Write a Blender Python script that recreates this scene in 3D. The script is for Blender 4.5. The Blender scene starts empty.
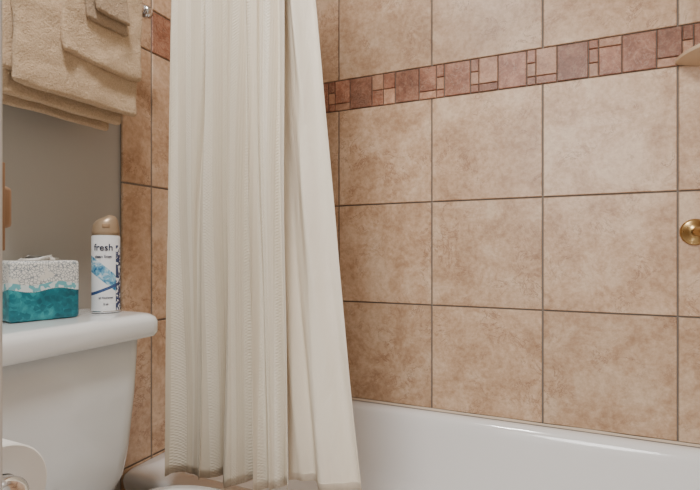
import bpy, bmesh, math, random
from mathutils import Vector, Matrix, noise
random.seed(4)
XL,YB,XR=-.926,1.504,.60
YT=.788      # tile edge on left wall
CZ=.87
CEIL=2.4; YF=-.62
scene=bpy.context.scene
def lin(c): return tuple(((v/255)/12.92 if v/255<=.04045 else ((v/255+.055)/1.055)**2.4) for v in c)+(1,)
# ---------------- node helpers
class NT:
    def __init__(s,name):
        s.m=bpy.data.materials.new(name); s.m.use_nodes=True; s.t=s.m.node_tree
        s.b=s.t.nodes['Principled BSDF']
    def n(s,typ,**kw):
        nd=s.t.nodes.new(typ)
        for k,v in kw.items():
            setattr(nd,k,v)
        return nd
    def inp(s,nd,key,v):
        if isinstance(v,bpy.types.NodeSocket): s.t.links.new(v,nd.inputs[key])
        else: nd.inputs[key].default_value=v
    def noise(s,vec,scale,detail=4,rough=.55,dist=0):
        nd=s.n('ShaderNodeTexNoise'); s.inp(nd,'Vector',vec)
        nd.inputs['Scale'].default_value=scale; nd.inputs['Detail'].default_value=detail
        nd.inputs['Roughness'].default_value=rough; nd.inputs['Distortion'].default_value=dist
        return nd.outputs['Fac']
    def math(s,op,a,b=None,c=None,clamp=False):
        nd=s.n('ShaderNodeMath',operation=op,use_clamp=clamp); s.inp(nd,0,a)
        if b is not None: s.inp(nd,1,b)
        if c is not None: s.inp(nd,2,c)
        return nd.outputs[0]
    def ramp(s,fac,stops):
        nd=s.n('ShaderNodeValToRGB'); s.inp(nd,'Fac',fac)
        e=nd.color_ramp.elements
        while len(e)<len(stops): e.new(.5)
        for el,(p,c) in zip(e,stops): el.position=p; el.color=c if len(c)==4 else lin(c)
        return nd.outputs['Color']
    def mix(s,fac,a,b,mode='MIX'):
        nd=s.n('ShaderNodeMix',data_type='RGBA',blend_type=mode)
        s.inp(nd,0,fac); s.inp(nd,6,a); s.inp(nd,7,b); return nd.outputs[2]
    def bump(s,h,strength=.3,dist=.002):
        nd=s.n('ShaderNodeBump'); s.inp(nd,'Height',h); nd.inputs['Strength'].default_value=strength
        nd.inputs['Distance'].default_value=dist; s.t.links.new(nd.outputs[0],s.b.inputs['Normal'])
    def set(s,**kw):
        for k,v in kw.items(): s.inp(s.b,k.replace('_',' '),v)
    def obj(s): return s.n('ShaderNodeTexCoord').outputs['Object']
    def xyz(s,v):
        nd=s.n('ShaderNodeSeparateXYZ'); s.inp(nd,0,v); return nd.outputs
def simple(name,c,rough=.5,metal=0,**kw):
    k=NT(name); k.set(Base_Color=lin(c),Roughness=rough,Metallic=metal,**kw)
    nz=k.noise(k.obj(),40,3)
    k.set(Roughness=k.math('ADD',k.math('MULTIPLY',nz,.06),rough-.03))
    return k.m
def tile_mat(name,cols,vein,vs=.5,sc=1.0,hi=0,vr=.12):
    k=NT(name); o=k.obj()
    at=k.n('ShaderNodeAttribute',attribute_name='rnd'); r=at.outputs['Color']
    off=k.n('ShaderNodeVectorMath',operation='MULTIPLY_ADD'); k.inp(off,0,r); off.inputs[1].default_value=(9,7,5); k.inp(off,2,o)
    v=off.outputs[0]
    c=k.ramp(k.noise(v,9*sc,9,.72,.5),[(.36,cols[0]),(.5,cols[1]),(.62,cols[2])])
    fine=k.noise(v,75*sc,5,.7)
    c=k.mix(.34,c,k.ramp(fine,[(.38,cols[0]),(.62,cols[2])]))
    n2=k.noise(v,14*sc,8,.7,.7)
    rid=k.math('ABSOLUTE',k.math('SUBTRACT',n2,.5))
    vm=k.ramp(rid,[(0,(1,1,1,1)),(.016,(0,0,0,1))])
    msk=k.ramp(k.noise(v,8*sc,3),[(.46,(0,0,0,1)),(.6,(1,1,1,1))])
    f=k.math('MULTIPLY',k.math('MULTIPLY',vm,msk),vs)
    c=k.mix(f,c,lin(vein))
    if hi:
        n3=k.noise(v,16*sc,6,.7,1.2); r3=k.ramp(k.math('ABSOLUTE',k.math('SUBTRACT',n3,.47)),[(0,(1,1,1,1)),(.03,(0,0,0,1))])
        c=k.mix(k.math('MULTIPLY',r3,hi),c,lin((206,176,152)))
    sx=k.xyz(r)
    hsv=k.n('ShaderNodeHueSaturation'); k.inp(hsv,'Color',c); k.inp(hsv,'Value',k.math('ADD',k.math('MULTIPLY',sx[0],vr),1-vr/2))
    k.set(Base_Color=hsv.outputs[0],Roughness=.36); k.bump(k.math('ADD',fine,k.math('MULTIPLY',rid,.8)),.25,.0015)
    return k.m
M={}
M['tile']=tile_mat('wall_tile_ceramic',[(168,132,101),(199,165,134),(221,195,167)],(138,98,72),.85)
M['band']=tile_mat('border_stone_rust',[(108,66,47),(140,90,67),(172,122,97)],(84,48,34),.6,1.6,.3,.4)
M['band2']=tile_mat('border_stone_tan',[(140,96,71),(170,124,96),(198,156,128)],(108,70,50),.6,1.6,.3,.3)
M['grout']=simple('grout_grey',(132,123,114),.9)
k=NT('paint_grey'); k.set(Base_Color=lin((178,174,166)),Roughness=.7); k.bump(k.noise(k.obj(),180,3),.12,.001); M['paint']=k.m
M['white_paint']=simple('paint_white',(225,222,215),.5)
M['ceil']=simple('ceiling_white',(240,238,234),.8)
M['tub']=simple('tub_enamel',(240,240,239),.12,Coat_Weight=.5)
M['porc']=simple('toilet_porcelain',(233,234,234),.12,Coat_Weight=.5)
M['chrome']=simple('chrome',(220,220,222),.12,1)
M['brass']=simple('brass',(190,160,110),.28,1)
M['bronze']=simple('aged_brass',(160,128,100),.4,.2)
M['caulk']=simple('caulk_aged',(212,196,176),.6)
M['bisque']=simple('shelf_ceramic_tan',(212,188,160),.25)
k=NT('floor_tile'); br=k.n('ShaderNodeTexBrick'); k.inp(br,'Vector',k.obj()); br.offset=0
br.inputs['Scale'].default_value=1; br.inputs['Brick Width'].default_value=.33; br.inputs['Row Height'].default_value=.33; br.inputs['Mortar Size'].default_value=.004
nz=k.ramp(k.noise(k.obj(),6,5),[(.3,(165,125,95)),(.7,(200,165,135))]); k.inp(br,'Color1',nz); k.inp(br,'Color2',nz); br.inputs['Mortar'].default_value=lin((110,98,88))
k.set(Base_Color=br.outputs['Color'],Roughness=.4); M['floor']=k.m
def terry(name,a,b):
    k=NT(name); o=k.obj(); f=k.noise(o,380,3,.7); g=k.noise(o,30,3)
    k.set(Base_Color=k.mix(k.math('MULTIPLY',g,.6),k.ramp(f,[(.3,a),(.7,b)]),lin(b)),Roughness=.95,Sheen_Weight=.1)
    k.bump(k.math('ADD',f,k.math('MULTIPLY',k.noise(o,140,3),1.0)),.8,.004); return k.m
M['towel']=terry('terry_beige',(174,144,113),(218,190,157))
M['towel2']=terry('terry_taupe',(146,122,98),(186,160,132))
# curtain
k=NT('curtain_fabric'); uv=k.n('ShaderNodeUVMap').outputs[0]; sx=k.xyz(uv)
st=k.math('SINE',k.math('MULTIPLY',sx[0],2*math.pi/.034))
band=k.math('GREATER_THAN',st,.25)
wob=k.math('MULTIPLY',k.noise(uv,90,2),5)
wy=k.math('SINE',k.math('ADD',k.math('MULTIPLY',sx[1],2*math.pi/.0062),wob))
wx=k.math('SINE',k.math('ADD',k.math('MULTIPLY',sx[0],2*math.pi/.0058),wob))
waf=k.math('MULTIPLY',wy,wx)
h=k.math('ADD',k.math('MULTIPLY',k.math('MULTIPLY',band,waf),.7),k.math('MULTIPLY',k.math('SUBTRACT',1.0,band),k.math('MULTIPLY',wx,.3)))
h=k.math('ADD',h,k.math('MULTIPLY',band,.7))
col=k.mix(k.math('MULTIPLY',band,.7),lin((226,214,194)),lin((242,233,216)))
k.set(Base_Color=col,Roughness=.88,Sheen_Weight=.1); k.bump(h,.45,.0015); M['curtain']=k.m
k=NT('curtain_smooth'); k.set(Base_Color=lin((234,223,205)),Roughness=.75)
o=k.obj(); mp=k.n('ShaderNodeMapping'); k.inp(mp,0,o); mp.inputs['Scale'].default_value=(1,1,.25)
k.bump(k.noise(mp.outputs[0],26,4,.6,.5),.45,.012); M['liner']=k.m
M['paper']=simple('toilet_paper',(240,238,234),.95)
M['card']=simple('cardboard',(170,140,110),.9)
M['black']=simple('dark_print',(30,42,74),.5)
M['door']=simple('door_paint',(205,203,198),.5)
M['cab']=simple('cabinet_paint',(215,212,205),.5)
# ---------------- mesh helpers
def mkobj(name,bm,mats,parent=None,smooth=True,loc=None,rot=None):
    me=bpy.data.meshes.new(name); bm.to_mesh(me); bm.free()
    for m in (mats if isinstance(mats,(list,tuple)) else [mats]): me.materials.append(m)
    if smooth:
        for p in me.polygons: p.use_smooth=True
    ob=bpy.data.objects.new(name,me); scene.collection.objects.link(ob)
    if parent: ob.parent=parent
    if loc: ob.location=loc
    if rot: ob.rotation_euler=rot
    return ob
def empty(name,loc=(0,0,0)):
    e=bpy.data.objects.new(name,None); scene.collection.objects.link(e); e.location=loc; e.empty_display_size=.05; return e
def box(bm,x0,x1,y0,y1,z0,z1,bev=0,seg=2,mi=0):
    r=bmesh.ops.create_cube(bm,size=1,matrix=Matrix.Translation(((x0+x1)/2,(y0+y1)/2,(z0+z1)/2))@Matrix.Diagonal((x1-x0,y1-y0,z1-z0,1)))
    vs=r['verts']; fs=set(f for v in vs for f in v.link_faces)
    for f in fs: f.material_index=mi
    if bev:
        es=list(set(e for v in vs for e in v.link_edges))
        bmesh.ops.bevel(bm,geom=es,offset=bev,segments=seg,affect='EDGES',profile=.5)
def boxobj(name,b,mat,parent=None,bev=0,seg=3,smooth=None):
    bm=bmesh.new(); box(bm,*b,bev=bev,seg=seg)
    ob=mkobj(name,bm,mat,parent,smooth=bool(bev) if smooth is None else smooth)
    if bev:
        wn=ob.modifiers.new('wn','WEIGHTED_NORMAL')
    return ob
def loft(bm,loops,cap0=True,cap1=True,mi=0):
    rings=[[bm.verts.new(p) for p in lp] for lp in loops]
    n=len(rings[0])
    for a,b in zip(rings,rings[1:]):
        for i in range(n):
            f=bm.faces.new((a[i],a[(i+1)%n],b[(i+1)%n],b[i])); f.material_index=mi
    if cap0: bm.faces.new(rings[0][::-1]).material_index=mi
    if cap1: bm.faces.new(rings[-1]).material_index=mi
    return rings
def rr(x0,x1,y0,y1,r,z,n=10):
    pts=[]; r=min(r,(x1-x0)/2-1e-4,(y1-y0)/2-1e-4)
    for cx,cy,a0 in ((x1-r,y1-r,0),(x0+r,y1-r,90),(x0+r,y0+r,180),(x1-r,y0+r,270)):
        for i in range(n):
            a=math.radians(a0+90*i/(n-1)); pts.append(Vector((cx+r*math.cos(a),cy+r*math.sin(a),z)))
    return pts
def lathe(bm,prof,mat4=None,n=40,mi=0,cap0=True,cap1=True):
    loops=[]
    for r,z in prof:
        lp=[Vector((r*math.cos(2*math.pi*i/n),r*math.sin(2*math.pi*i/n),z)) for i in range(n)]
        if mat4: lp=[mat4@p for p in lp]
        loops.append(lp)
    loft(bm,loops,cap0,cap1,mi)
def axis(p,d):
    return Matrix.Translation(p)@Vector((0,0,1)).rotation_difference(Vector(d).normalized()).to_matrix().to_4x4()
def tube(bm,p0,p1,r,n=24,mi=0):
    p0=Vector(p0);p1=Vector(p1); lathe(bm,[(r,0),(r,(p1-p0).length)],axis(p0,p1-p0),n,mi)
def autosmooth(ob,ang=35):
    me=ob.data; bm=bmesh.new(); bm.from_mesh(me)
    for e in bm.edges:
        if len(e.link_faces)==2 and e.calc_face_angle(0)>math.radians(ang): e.smooth=False
    bmesh.ops.recalc_face_normals(bm,faces=bm.faces); bm.to_mesh(me); bm.free()
# ---------------- tiles
H=.33; G=.0023
rows=[(.04,.37),(.37,.70),(.70,1.03),(1.03,1.36)]
BB,BT=1.36,1.464
rows_up=[(BT,BT+H),(BT+H,BT+2*H),(BT+2*H,CEIL)]
def tiled(name,O,U,N,ucuts,zmin,thick,brange,bstart,plain=None):
    bm=bmesh.new(); lay=bm.loops.layers.float_color.new('rnd')
    O=Vector(O);U=Vector(U);N=Vector(N);Z=Vector((0,0,1))
    def tl(u0,u1,v0,v1,mi,g=G,b=.0016):
        u0+=g/1;u1-=g/1;v0+=g;v1-=g
        if u1-u0<.004 or v1-v0<.004: return
        c=(random.random(),random.random(),random.random(),1)
        def P(u,v,d): return bm.verts.new(O+U*u+Z*v+N*d)
        q=lambda i,d:[P(u0+i,v0+i,d),P(u1-i,v0+i,d),P(u1-i,v1-i,d),P(u0+i,v1-i,d)]
        a=q(0,0); m=q(0,thick-b); f=q(b,thick)
        fs=[bm.faces.new(f)]
        for A,B in ((a,m),(m,f)):
            for i in range(4): fs.append(bm.faces.new((A[i],A[(i+1)%4],B[(i+1)%4],B[i])))
        for fc in fs:
            fc.material_index=mi
            for l in fc.loops: l[lay]=c
    for r0,r1 in rows+rows_up:
        r0=max(r0,zmin)
        if r1-r0<.01: continue
        for a,b in zip(ucuts,ucuts[1:]): tl(a,b,r0,r1,0)
    if plain: tl(plain[0],plain[1],BB,BT,0)
    i=0; P=.0817
    while bstart+i*P<brange[1]-.01:
        u=max(bstart+i*P,brange[0]); e=min(bstart+(i+1)*P,brange[1])
        if e-u<.01: i+=1; continue
        if i%2==0:
            tl(u,e,BB,BT,1,.0016)
        else:
            s=.025; g=.0011; w=e-u
            if w>.07:
                mode=random.random(); B0,B1=BB,BT
                if mode<.3:      # small squares
                    um=u+w*.5; zm=(B0+B1)/2; q=random.random()<.5
                    tl(u,um,B0,zm,1 if q else 2,g); tl(um,e,B0,zm,2 if q else 1,g); tl(u,um,zm,B1,2 if q else 1,g); tl(um,e,zm,B1,1 if q else 2,g)
                else:
                    kx,kz=random.choice(((0,0),(1,0),(0,1),(1,1),(0,0)))
                    xa,xb=(u+s,e) if kx==0 else (u,e-s)
                    za,zb=(B0+s,B1) if kz==0 else (B0,B1-s)
                    sxa,sxb=(u,u+s) if kx==0 else (e-s,e)
                    sza,szb=(B0,B0+s) if kz==0 else (B1-s,B1)
                    r_=random.random()<.5; zm=(za+zb)/2
                    tl(xa,xb,za,zb,1 if r_ else 2,g); tl(sxa,sxb,za,zm,2,g); tl(sxa,sxb,zm,zb,1,g); tl(xa,xb,sza,szb,2 if r_ else 1,g); tl(sxa,sxb,sza,szb,1,g)
            else: tl(u,e,BB,BT,2,g)
        i+=1
    bmesh.ops.recalc_face_normals(bm,faces=bm.faces)
    return mkobj(name,bm,[M['tile'],M['band'],M['band2']],smooth=False)
T=.009
wb=boxobj('wall_back',(XL-.12,XR+.12,YB+T-.002,YB+.12,0,CEIL),M['grout'])
t=tiled('back_wall_tiles',(0,YB+T-.003,0),(1,0,0),(0,-1,0),[XL,-.719,-.390,-.061,.269,XR],.363,T-.003,(XL+.008,XR),.222-15*.0817); t.parent=wb
wl=boxobj('wall_left',(XL-.12,XL-T,YF-.12,YB+T-.002,0,CEIL),M['paint'])
gl=boxobj('grout_left',(XL-T,XL-T+.006,YT+.003,YB+T-.002,0,CEIL),M['grout'],wl)
t=tiled('left_wall_tiles',(XL-T+.003,0,0),(0,1,0),(1,0,0),[YT,.875,1.205,YB],.0,T-.003,(.875,YB),.875,(YT,.875)); t.parent=wl
wr=boxobj('wall_right',(XR+T-.002,XR+.12,YF-.12,YB+T-.002,0,CEIL),M['paint'])
gr=boxobj('grout_right',(XR+T-.007,XR+T-.002,YT+.003,YB+T-.002,0,CEIL),M['grout'],wr)
t=tiled('right_wall_tiles',(XR+T-.003,0,0),(0,1,0),(-1,0,0),[YT,.875,1.205,YB],.363,T-.003,(.875,YB),.875,(YT,.875)); t.parent=wr
boxobj('floor',(XL-.12,XR+.12,YF-1.6,YB+.12,-.1,0),M['floor'])
boxobj('ceiling',(XL-.12,XR+.12,YF-.12,YB+.12,CEIL,CEIL+.1),M['ceil'])
bm=bmesh.new(); box(bm,XL-T,-.38,YF-.12,YF,0,CEIL); box(bm,.46,XR+T,YF-.12,YF,0,CEIL); box(bm,-.38,.46,YF-.12,YF,2.06,CEIL)
mkobj('wall_front',bm,M['paint'],smooth=False)
bm=bmesh.new()
box(bm,-.45,-.38,YF,YF+.015,0,2.13,.004); box(bm,.46,.53,YF,YF+.015,0,2.13,.004); box(bm,-.45,.53,YF,YF+.015,2.06,2.13,.004)
mkobj('trim_1',bm,M['white_paint'],smooth=False)
boxobj('baseboard_left',(XL-T,XL-T+.013,.205,YT-.002,0,.09),M['white_paint'],bev=.003)
# ---------------- bathtub
tubE=empty('bathtub',(-.16,1.14,0))
def P_(ob): 
    ob.matrix_parent_inverse=Matrix.Translation(-ob.parent.location); return ob
RZ=.366; TY=.784
bm=bmesh.new()
a,b,c,d=XL+.003,XR-.003,TY,YB-.002
L=[rr(a,b,c+.02,d,.004,.0),rr(a,b,c+.02,d,.004,RZ-.06),rr(a,b,c+.004,d,.006,RZ-.035),rr(a,b,c,d,.006,RZ-.016),
   rr(a,b,c+.003,d,.01,RZ-.005),rr(a+.001,b-.001,c+.014,d-.002,.02,RZ)]
def inn(i,z,r,le=0,re=0): return rr(a+.06+i+le,b-.06-i-re,c+.07+i,d-.036-i,r,z)
L+=[inn(-.02,RZ+.001,.07),inn(-.008,RZ-.001,.09),inn(.0,RZ-.007,.10),inn(.006,RZ-.018,.11),inn(.010,RZ-.04,.12,.01),
    inn(.02,RZ-.12,.13,.05),inn(.033,RZ-.2,.14,.10),inn(.055,RZ-.27,.14,.14,.01),inn(.10,RZ-.305,.13,.16,.02),inn(.17,RZ-.315,.1,.17,.03)]
loft(bm,L)
ob=P_(mkobj('basin',bm,M['tub'],tubE)); autosmooth(ob,60)
bm=bmesh.new(); lathe(bm,[(.028,0),(.03,.003),(.0,.006)],axis((.38,1.14,RZ-.315),(0,0,1)))
P_(mkobj('drain',bm,M['chrome'],tubE))
bm=bmesh.new()
prev=None
N=60
for i in range(N+1):
    x=a+(b-a)*i/N; w=.006+.0015*noise.noise(Vector((x*9,0,0)))
    q=[bm.verts.new((x,YB-.0005,RZ+w)),bm.verts.new((x,YB-w*.6,RZ+w*.55)),bm.verts.new((x,YB-w-.002,RZ+.0012))]
    if prev:
        for j in range(2): bm.faces.new((prev[j],prev[j+1],q[j+1],q[j]))
    prev=q
P_(mkobj('caulk_bead',bm,M['caulk'],tubE))
# ---------------- toilet
TC=.474; TX0=XL-T+.012
toE=empty('toilet',(-.55,TC,0))
bm=bmesh.new()
def tk(xf,hw,z,r): return rr(TX0+.008,xf,TC-hw,TC+hw,r,z,12)
L=[tk(-.765,.150,.425,.03),tk(-.752,.175,.433,.04),tk(-.745,.190,.455,.05),tk(-.742,.199,.50,.05),tk(-.738,.208,.60,.048),tk(-.736,.213,.710,.046)]
loft(bm,L); P_(mkobj('tank',bm,M['porc'],toE))
bm=bmesh.new(); LT=CZ-.1175
def ld(e,z):
    p=rr(TX0+.001,-.720+e,TC-.235-e,TC+.235+e,.03,z,14); o=[]
    for q in p:
        t_=(q.y-TC)/.235; w=max(0,(q.x-TX0)/.19)
        o.append(Vector((q.x+.010*w*(1-t_*t_) ,q.y,q.z)))
    return o
L=[ld(-.012,LT-.045),ld(-.002,LT-.043),ld(.001,LT-.036),ld(.001,LT-.016),ld(-.002,LT-.008),ld(-.010,LT-.002),ld(-.02,LT)]
loft(bm,L); P_(mkobj('tank_lid',bm,M['porc'],toE))
def egg(cx,lb,lf,w,z,n=48):
    pts=[]
    for i in range(n):
        t=2*math.pi*i/n; cc,ss=math.cos(t),math.sin(t)
        l=lf if cc>0 else lb
        e=2/ (2.0 if cc>0 else 3.2)
        pts.append(Vector((cx+l*math.copysign(abs(cc)**e,cc),TC+w*math.copysign(abs(ss)**e,ss),z)))
    return pts
bm=bmesh.new(); BX=-.50
L=[egg(BX-.03,.20,.20,.12,0),egg(BX-.03,.20,.20,.12,.02),egg(BX-.04,.19,.17,.105,.08),egg(BX-.03,.19,.16,.11,.18),egg(BX,.21,.2,.15,.28),
   egg(BX,.22,.25,.178,.35),egg(BX,.225,.265,.187,.39),egg(BX,.225,.265,.186,.405),egg(BX,.215,.255,.176,.41)]
loft(bm,L); 
box(bm,TX0+.01,BX-.1,TC-.13,TC+.13,.36,.425,.02,3)
P_(mkobj('bowl',bm,M['porc'],toE))
SZ=.418
bm=bmesh.new()
loft(bm,[egg(BX,.15,.268,.18,SZ),egg(BX,.165,.275,.188,SZ+.006),egg(BX,.165,.275,.188,SZ+.018),egg(BX,.16,.27,.183,SZ+.022)])
P_(mkobj('seat',bm,M['porc'],toE))
bm=bmesh.new(); z=SZ+.024
loft(bm,[egg(BX,.17,.27,.186,z),egg(BX,.178,.277,.192,z+.005),egg(BX,.178,.277,.192,z+.014),egg(BX,.172,.27,.186,z+.021),egg(BX,.15,.24,.16,z+.026),egg(BX,.08,.12,.08,z+.029)])
P_(mkobj('seat_lid',bm,M['porc'],toE))
bm=bmesh.new(); tube(bm,(-.738,.31,.66),(-.718,.31,.66),.012); box(bm,-.722,-.712,.285,.375,.648,.664,.004)
P_(mkobj('flush_lever',bm,M['chrome'],toE))
# ---------------- curtain
curE=empty('shower_curtain',(-.62,.775,2.0))
def sheet(name,fn,nu,nv,mat,thick,parent):
    bm=bmesh.new(); uvl=bm.loops.layers.uv.new('UVMap')
    g=[[fn(i/nu,j/nv) for i in range(nu+1)] for j in range(nv+1)]
    arc=[0]; mid=g[nv//2]
    for i in range(nu): arc.append(arc[-1]+(Vector(mid[i+1])-Vector(mid[i])).length)
    V=[[bm.verts.new(p) for p in r] for r in g]
    for j in range(nv):
        for i in range(nu):
            f=bm.faces.new((V[j][i],V[j][i+1],V[j+1][i+1],V[j+1][i]))
            for l,(ii,jj) in zip(f.loops,((i,j),(i+1,j),(i+1,j+1),(i,j+1))): l[uvl].uv=(arc[ii],g[jj][ii][2])
    ob=mkobj(name,bm,mat,parent); s=ob.modifiers.new('s','SOLIDIFY'); s.thickness=thick; s.offset=0
    return P_(ob)
TOP=1.976
def outer(u,v):
    hb=.406+.018*u+.004*math.sin(22*u); z=hb+(TOP-hb)*v
    t=1-v
    xl=-.757-.007*t; xr=-.482+.012*t
    w=u+.05*math.sin(6*u+1.0+.7*z)+.022*math.sin(15*u+.9*z)
    ph=2*math.pi*5.3*w+.7*math.sin(1.9*z+5*u)
    A=(.007+.015*(.5+.5*math.sin(10*u+2.2+.6*z)))*(1+.35*t)
    x=xl+(xr-xl)*u+.007*math.sin(2*ph+.4)*(.6+.4*math.sin(5*u))+.006*math.sin(3*z+9*u)*u*(1-u)*4
    y=.768+A*math.sin(ph)+.004*math.sin(2.3*ph+z*1.3)+.009*noise.noise(Vector((u*8,z*2.6,1)))
    return (x,y,z)
sheet('outer_panel',outer,420,80,M['curtain'],.0012,curE)
def liner(u,v):
    t=1-v; xr=-.500+.160*t
    hb=.428+.006*u; z=hb+(TOP-hb)*v
    xl=-.53+.04*t; x=xl+(xr-xl)*u
    ph=u*2*math.pi*1.35+.9-1.4*t
    A=.006+.014*(1-abs(2*u-1))*(.4+.6*t)
    y=.800+A*math.sin(ph)+.010*noise.noise(Vector((u*5+z*2.5,z*2.5,7)))+.003*math.sin(ph*2.3+z*5)
    return (x,y,z)
sheet('liner_panel',liner,90,90,M['liner'],.0012,curE)
def hem(u,v):
    p=liner(u,0); return (p[0],p[1]-.0012,p[2]+.014+.0010*v)
sheet('hem_stitch',hem,60,1,M['liner'],.0008,curE)
rodE=empty('shower_curtain_rod',(-.16,.783,2.0))
bm=bmesh.new(); tube(bm,(XL+.002,.783,2.01),(XR-.002,.783,2.01),.0125)
for x,dx in ((XL+.001,1),(XR-.001,-1)): lathe(bm,[(.035,0),(.035,.006),(.02,.018),(.015,.03)],axis((x,.783,2.01),(dx,0,0)))
P_(mkobj('rod',bm,M['chrome'],rodE))
bm=bmesh.new()
for i in range(8):
    x=-.745+.035*i; R=.021; seg=24
    lp=[]
    for s in range(seg):
        t=2*math.pi*s/seg; c0=Vector((x,.783+R*math.sin(t),2.003+R*math.cos(t))); rad=Vector((0,math.sin(t),math.cos(t)))
        lp.append([c0+.0018*(rad*math.cos(q)+Vector((1,0,0))*math.sin(q)) for q in [k_*math.pi/3 for k_ in range(6)]])
    loft(bm,lp+[lp[0]],False,False)
ob=P_(mkobj('rings',bm,M['chrome'],rodE))
# ---------------- towel bar + towels
BXx,BZ=-.845,CZ+.53
tb=empty('towel_bar',(BXx,.5,BZ))
bm=bmesh.new(); tube(bm,(BXx,.16,BZ),(BXx,.775,BZ),.009)
for y in (.18,.757):
    lathe(bm,[(.024,0),(.024,.005),(.012,.012),(.011,.07),(.015,.078),(.015,.098),(.008,.104)],axis((XL-T,y,BZ),(1,0,0)))
lathe(bm,[(.009,0),(.013,.004),(.015,.012),(.011,.02),(.003,.024)],axis((BXx,.772,BZ),(0,1,0)))
P_(mkobj('bar',bm,M['chrome'],tb))
def towel(name,y0,y1,rin,rout,zf,zb,mat,seed,sl=0,amp=.003):
    bm=bmesh.new(); loops=[]
    th=rout-rin; rm=(rin+rout)/2; cz=BZ
    path=[]
    nf=36
    for i in range(nf): path.append((rm,zf+(cz-zf)*i/nf,1,0))
    for i in range(13):
        a_=math.pi*i/12; path.append((rm*math.cos(a_),cz+rm*math.sin(a_),math.cos(a_),math.sin(a_)))
    nb=30
    for i in range(1,nb+1): path.append((-rm,cz+(zb-cz)*i/nb,-1,0))
    h=th/2
    outer_=[(p[0]+p[2]*h,p[1]+p[3]*h) for p in path]; inner_=[(p[0]-p[2]*h,p[1]-p[3]*h) for p in path]
    endb=[(-rm-h*math.cos(q),zb-h*math.sin(q)) for q in [math.pi*k_/7 for k_ in range(1,7)]]
    endf=[(rm-h*math.cos(q),zf-h*math.sin(q)) for q in [math.pi*k_/7 for k_ in range(1,7)]]
    prof=outer_+endb+inner_[::-1]+endf
    ny=46
    for j in range(ny+1):
        tt=j/ny; t=.5-.5*math.cos(math.pi*tt); e=min(t,1-t)*(y1-y0); rd=th/2
        s=1 if e>=rd else math.sqrt(max(0,1-((rd-e)/rd)**2))*.9+.1
        y=y0+(y1-y0)*t; lp=[]
        for (px,pz) in prof:
            if pz>=cz:
                r_=math.hypot(px,pz-cz) or 1; nr=rm+(r_-rm)*s; qx,qz=px/r_*nr,cz+(pz-cz)/r_*nr
            else:
                c_=rm if px>0 else -rm; qx=c_+(px-c_)*s; qz=pz
                if (px>0 and qz<zf): qz=zf-(zf-qz)*s
                if (px<0 and qz<zb): qz=zb-(zb-qz)*s
            v=Vector((BXx+qx,y+sl*(cz-qz),qz))
            f=min(1,max(0,(cz-pz)/.15))
            base=v.copy()
            v.x+=(amp*noise.noise(base*14+Vector((seed,0,0)))+amp*.6*noise.noise(base*40+Vector((seed,3,0))))*(1 if px>0 else .4)
            v.z+=amp*1.6*f*noise.noise(Vector((y*12,seed,px*8)))
            v.y+=amp*1.5*noise.noise(Vector((seed+2,pz*14,px*5)))
            lp.append(v)
        loops.append(lp)
    loft(bm,loops)
    bmesh.ops.recalc_face_normals(bm,faces=bm.faces)
    return mkobj(name,bm,mat)
def group(name,obs):
    e=empty(name,(BXx,.58,BZ-.1))
    for i,o_ in enumerate(obs): o_.parent=e; o_.matrix_parent_inverse=Matrix.Translation(-e.location)
    return e
w1=towel('inner_fold',.475,.700,.0105,.022,CZ+.262,CZ+.255,M['towel'],1)
w2=towel('middle_fold',.462,.708,.0225,.034,CZ+.30,CZ+.275,M['towel'],5)
group('bath_towel',[w1,w2])
w3=towel('outer_fold',.478,.718,.0345,.048,CZ+.279,CZ+.38,M['towel'],9,amp=.005)
w4=towel('top_fold',.55,.716,.0485,.060,CZ+.352,CZ+.40,M['towel'],12,amp=.005)
g2=group('bath_towel.001',[w3,w4])
w5=towel('folded_layer',.578,.664,.0605,.070,CZ+.425,CZ+.45,M['towel2'],20,sl=.12)
w6=towel('front_layer',.588,.660,.0705,.079,CZ+.44,CZ+.46,M['towel2'],23,sl=.12)
group('hand_towel',[w5,w6])
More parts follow.
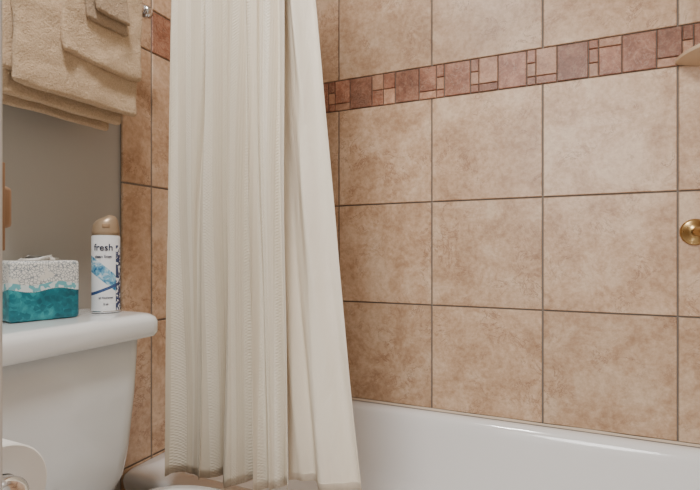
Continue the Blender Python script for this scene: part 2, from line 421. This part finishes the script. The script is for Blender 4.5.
# ---------------- tissue box
def tissue():
    W,D,Hh=.108,.082,.102
    loc=(-.853,.548,LT+.0005); rot=math.radians(-14)
    E=empty('tissue_box',loc); E.rotation_euler=(0,0,rot)
    k=NT('tissue_box_print'); o=k.obj(); s=k.xyz(o)
    wz=k.math('ADD',s[2],k.math('MULTIPLY',k.math('SINE',k.math('MULTIPLY',k.math('ADD',s[1],s[0]),80)),.003))
    vor=k.n('ShaderNodeTexVoronoi',feature='DISTANCE_TO_EDGE'); k.inp(vor,'Vector',o); vor.inputs['Scale'].default_value=210
    vd=vor.outputs['Distance']
    vor2=k.n('ShaderNodeTexVoronoi'); k.inp(vor2,'Vector',o); vor2.inputs['Scale'].default_value=150
    tv=k.math('ADD',k.math('MULTIPLY',k.noise(o,40,3),.75),k.math('MULTIPLY',k.xyz(vor2.outputs['Color'])[0],.2))
    teal=k.ramp(tv,[(.3,(6,88,104)),(.5,(14,118,132)),(.7,(60,164,172))])
    lace=k.mix(k.math('LESS_THAN',vd,.08),lin((228,226,221)),lin((140,148,154)))
    lace=k.mix(k.math('GREATER_THAN',k.noise(o,34,3),.56),lace,lin((222,218,210)))
    c=k.mix(k.math('LESS_THAN',wz,.052),lace,teal)
    edge=k.math('LESS_THAN',k.math('ABSOLUTE',k.math('SUBTRACT',wz,.058)),.0055)
    dots=k.mix(k.math('GREATER_THAN',k.xyz(vor2.outputs['Color'])[1],.5),lin((214,224,224)),lin((110,180,190)))
    c=k.mix(edge,c,dots)
    k.set(Base_Color=c,Roughness=.4)
    bm=bmesh.new(); box(bm,-D/2,D/2,-W/2,W/2,0,Hh,.006,4)
    ob=mkobj('carton',bm,k.m,E)
    bm=bmesh.new()
    pts=[[Vector((.022*math.cos(t)*m_,.036*math.sin(t)*m_,Hh+dz)) for t in [2*math.pi*i/32 for i in range(32)]] for m_,dz in ((1,.0003),(.98,.0008))]
    loft(bm,pts); mkobj('slot',bm,M['paint'],E)
    bm=bmesh.new(); n=48; ls=[]
    for j in range(9):
        t=j/8; lp=[]
        for i in range(n):
            a_=2*math.pi*i/n; rad=(1-.35*t)+.35*t*math.sin(3*a_+1)+.22*t*math.sin(7*a_)
            lp.append(Vector((.012*math.cos(a_)*rad+.006*t,.030*math.sin(a_)*rad+.006*t,Hh+.0008+.006*t*(1+.45*math.sin(2*a_+.6)+.15*math.sin(5*a_)))))
        ls.append(lp)
    loft(bm,ls,True,False); mkobj('tissue',bm,M['paper'],E)
tissue()
# ---------------- air freshener can
def can():
    loc=(-.822,.662,LT+.0005); ang=math.atan2(-.662,.822)
    E=empty('air_freshener_can',loc); E.rotation_euler=(0,0,ang)
    k=NT('can_print'); o=k.obj(); s=k.xyz(o)
    z=s[2]; yy=s[1]
    wv=k.math('ADD',z,k.math('MULTIPLY',yy,.9))
    base=lin((232,233,236))
    sw=k.ramp(k.noise(o,55,4,.6,1.2),[(.35,(40,100,150)),(.5,(110,172,202)),(.62,(220,230,236))])
    m1=k.math('LESS_THAN',k.math('ABSOLUTE',k.math('SUBTRACT',wv,.072)),.016)
    c=k.mix(m1,base,sw)
    m2=k.math('LESS_THAN',k.math('ABSOLUTE',k.math('SUBTRACT',k.math('ADD',z,k.math('MULTIPLY',yy,-.4)),.046)),.003)
    c=k.mix(m2,c,lin((60,84,130)))
    m3=k.math('GREATER_THAN',yy,.017)
    nv=k.mix(k.math('GREATER_THAN',k.noise(o,150,2),.54),lin((60,70,104)),base)
    c=k.mix(k.math('MULTIPLY',m3,k.math('LESS_THAN',z,.130)),c,nv)
    k.set(Base_Color=c,Roughness=.25)
    r=.0262
    bm=bmesh.new(); lathe(bm,[(r-.002,0),(r,.002),(r,.004),(r-.0008,.006),(r-.0008,.146),(r-.003,.151),(r-.004,.153)],n=56)
    ob=mkobj('body',bm,k.m,E); autosmooth(ob)
    bm=bmesh.new(); lathe(bm,[(r-.002,-.0),(r+.0004,.001),(r+.0004,.0035),(r-.001,.005)],n=56,cap1=False)
    mkobj('bottom_rim',bm,M['chrome'],E)
    bm=bmesh.new(); n=48; ls=[]
    for rad,z_,sl in ((r-.0015,.150,0),(r-.0015,.156,0),(r-.003,.168,.0),(r-.005,.176,.25),(r-.009,.182,.35),(r-.016,.186,.3),(.004,.187,.2)):
        ls.append([Vector((rad*math.cos(t),rad*math.sin(t),z_+sl*.012*math.sin(t))) for t in [2*math.pi*i/n for i in range(n)]])
    loft(bm,ls); mkobj('cap',bm,simple('cap_champagne',(176,152,126),.35,.4),E)
    bm=bmesh.new(); box(bm,r-.012,r-.0015,-.007,.007,.163,.172,.002); mkobj('nozzle',bm,M['card'],E)
    def text(body,size,z0,name,yo=0):
        cu=bpy.data.curves.new(name,'FONT'); cu.body=body; cu.size=size; cu.align_x='CENTER'; cu.extrude=.0001; cu.offset=size*.012
        to=bpy.data.objects.new(name,cu); scene.collection.objects.link(to); bpy.context.view_layer.update()
        dg=bpy.context.evaluated_depsgraph_get(); me=bpy.data.meshes.new_from_object(to.evaluated_get(dg))
        bpy.data.objects.remove(to)
        bm=bmesh.new(); bm.from_mesh(me); bmesh.ops.subdivide_edges(bm,edges=bm.edges,cuts=1)
        for v in bm.verts:
            a_=(v.co.x+yo)/r; rr_=r-.0003+v.co.z*2; v.co=Vector((rr_*math.cos(a_),rr_*math.sin(a_),z0+v.co.y))
        mkobj(name,bm,M['black'],E,smooth=False)
    text('fresh',.018,.120,'label_title',-.005); text('clean linen',.0075,.106,'label_subtitle',-.005); text('air freshener',.005,.028,'label_small'); text('8 oz',.005,.016,'label_weight')
can()
# ---------------- corner shelf
def shelf():
    E=empty('corner_shelf',(XR,YB,CZ+.49)); bm=bmesh.new(); R=XR-.262; n=28
    ls=[]
    for rad,z in ((.03,-.045),(R*.45,-.034),(R*.8,-.012),(R*.97,.0),(R,.006),(R,.014),(R-.006,.018),(R-.014,.014),(R-.03,.009)):
        lp=[Vector((-.0,-.0,z))]
        for i in range(n+1):
            t=math.pi/2*i/n; q=rad*(.72+.28*abs(math.cos(2*t)))
            lp.append(Vector((-q*math.cos(t),-q*math.sin(t),z)))
        ls.append(lp)
    loft(bm,ls); bmesh.ops.recalc_face_normals(bm,faces=bm.faces)
    o=mkobj('dish',bm,M['bisque'],E); autosmooth(o,50)
shelf()
# ---------------- grab bar
gb=empty('grab_bar',(.44,YB,CZ+.05))
bm=bmesh.new(); zc=CZ+.052; x0=.306; x1=.52
for x in (x0,x1):
    lathe(bm,[(.034,0),(.034,.004),(.030,.008),(.020,.010),(.018,.014)],axis((x,YB-.001,zc),(0,-1,0)))
pts=[]
for i in range(13):
    a_=math.pi/2*i/12; pts.append(Vector((x0+.03-.03*math.cos(a_),YB-.014-.015-.03*math.sin(a_),zc)))
pts=[Vector((x0,YB-.01,zc))]+pts; pts=pts+[Vector((x0+x1-p.x,p.y,p.z)) for p in pts[::-1]]
ls=[]
for i,p in enumerate(pts):
    d=(pts[min(i+1,len(pts)-1)]-pts[max(i-1,0)]).normalized(); s=d.cross(Vector((0,0,1)))
    ls.append([p+.0115*(s*math.cos(q)+Vector((0,0,1))*math.sin(q)) for q in [2*math.pi*k_/20 for k_ in range(20)]])
loft(bm,ls); P_(mkobj('bar',bm,M['brass'],gb))
# ---------------- vanity + toilet paper
vE=empty('vanity_cabinet',(-.67,-.2,0))
for nm,bx,m_ in (('carcass',(XL-T+.002,-.45,-.58,.19,.09,.80),'cab'),('toe_kick',(XL-T+.002,-.50,-.58,.18,0,.09),'cab'),('door_left',(-.45,-.434,-.565,-.205,.12,.77),'cab'),('door_right',(-.45,-.434,-.185,.175,.12,.77),'cab'),('countertop',(XL-T+.002,-.43,-.60,.20,.80,.83),'porc')):
    P_(boxobj(nm,bx,M[m_],vE,bev=.003))
bm=bmesh.new()
for y in (-.24,-.15): 
    lathe(bm,[(.006,0),(.005,.012),(.013,.018),(.012,.026),(.004,.03)],axis((-.434,y,.6),(1,0,0)))
P_(mkobj('knobs',bm,M['chrome'],vE))
RZc=.652; RY=.262; RX1=-.461; RX0=-.563
hE=empty('toilet_paper_holder',(-.51,.2,RZc))
bm=bmesh.new()
for x in (RX0-.012,RX1+.010):
    lathe(bm,[(.021,0),(.021,.004),(.010,.010),(.009,.05),(.012,.058)],axis((x,.190,RZc),(0,1,0)))
    lathe(bm,[(.004,-.014),(.015,-.011),(.020,-.004),(.020,.004),(.015,.011),(.004,.014)],axis((x,RY-.002,RZc),(1,0,0)))
tube(bm,(RX0-.012,RY,RZc),(RX1+.01,RY,RZc),.0075)
P_(mkobj('bracket',bm,M['chrome'],hE))
rE=empty('toilet_paper_roll',(-.51,RY,RZc))
bm=bmesh.new(); n=48; ls=[]
Lr=RX1-RX0
for rad,t in ((.019,0),(.043,0),(.0445,.0015),(.0445,Lr-.0015),(.043,Lr),(.019,Lr),(.019,0)):
    ls.append([Vector((RX0+t,RY+rad*math.cos(q),RZc+rad*math.sin(q))) for q in [2*math.pi*i/n for i in range(n)]])
loft(bm,ls,False,False)
bmesh.ops.remove_doubles(bm,verts=bm.verts,dist=1e-5); bmesh.ops.recalc_face_normals(bm,faces=bm.faces)
o=P_(mkobj('roll',bm,M['paper'],rE)); autosmooth(o)
bm=bmesh.new(); prev=None
for j in range(11):
    zz=RZc-.10*j/10; yy=RY-.0448-.001*math.sin(j*.6)
    q=[bm.verts.new((RX0+.001,yy,zz)),bm.verts.new((RX1-.001,yy,zz))]
    if prev: bm.faces.new((prev[0],prev[1],q[1],q[0]))
    prev=q
o=P_(mkobj('hanging_sheet',bm,M['paper'],rE)); o.modifiers.new('s','SOLIDIFY').thickness=.0006
# ---------------- door
dE=empty('door_1',(-.355,-.2,0))
DE=.1935
bm=bmesh.new(); box(bm,-.372,-.335,-.60,DE,.012,2.04,.002)
P_(mkobj('slab',bm,M['door'],dE,smooth=False))
bm=bmesh.new(); zc=CZ+.03
box(bm,-.366,-.3365,DE-.002,DE+.0018,zc-.029,zc+.029,.0005); box(bm,-.358,-.340,DE,DE+.009,zc-.014,zc+.014,.003)
P_(mkobj('latch',bm,M['bronze'],dE))
bm=bmesh.new()
for s,x in ((1,-.335),(-1,-.372)):
    lathe(bm,[(.030,0),(.030,.004),(.012,.008),(.011,.022),(.022,.03),(.025,.04),(.020,.05),(.006,.054)],axis((x,.125,zc),(s,0,0)))
P_(mkobj('knob',bm,M['bronze'],dE))
# ---------------- lights
LX,LY=-.34,.2
cE=empty('ceiling_light',(LX,LY,CEIL))
bm=bmesh.new(); lathe(bm,[(.16,0),(.165,.012),(.155,.03),(.15,.03),(.15,.012),(.0,.010)],axis((LX,LY,CEIL),(0,0,-1)))
P_(mkobj('fixture_ring',bm,M['white_paint'],cE))
def area(name,loc,size,power,col,rot=(0,0,0),sy=None):
    l=bpy.data.lights.new(name,'AREA'); l.energy=power; l.color=col; l.size=size
    if sy: l.shape='RECTANGLE'; l.size_y=sy
    else: l.shape='DISK'
    o=bpy.data.objects.new(name,l); scene.collection.objects.link(o); o.location=loc; o.rotation_euler=rot; return o
o=area('ceiling_lamp',(LX,LY,CEIL-.035),.3,26,(1,.98,.95)); o.parent=cE; o.matrix_parent_inverse=Matrix.Translation(-cE.location)
area('doorway_fill',(.15,-1.5,1.75),.9,33,(1,.99,.975),(math.radians(76),0,0))  # unseen fill added behind the camera, brightens the room through the doorway
w=bpy.data.worlds.new('World'); scene.world=w; w.use_nodes=True
w.node_tree.nodes['Background'].inputs[0].default_value=(.97,.98,1,1); w.node_tree.nodes['Background'].inputs[1].default_value=.9
# ---------------- camera
cam=bpy.data.cameras.new('Camera'); cam.sensor_width=36; cam.lens=480/700*36; cam.shift_y=.01; cam.clip_start=.02
co=bpy.data.objects.new('Camera',cam); scene.collection.objects.link(co); co.location=(0,0,CZ); co.rotation_euler=(math.radians(90),0,math.radians(24.2))
scene.camera=co
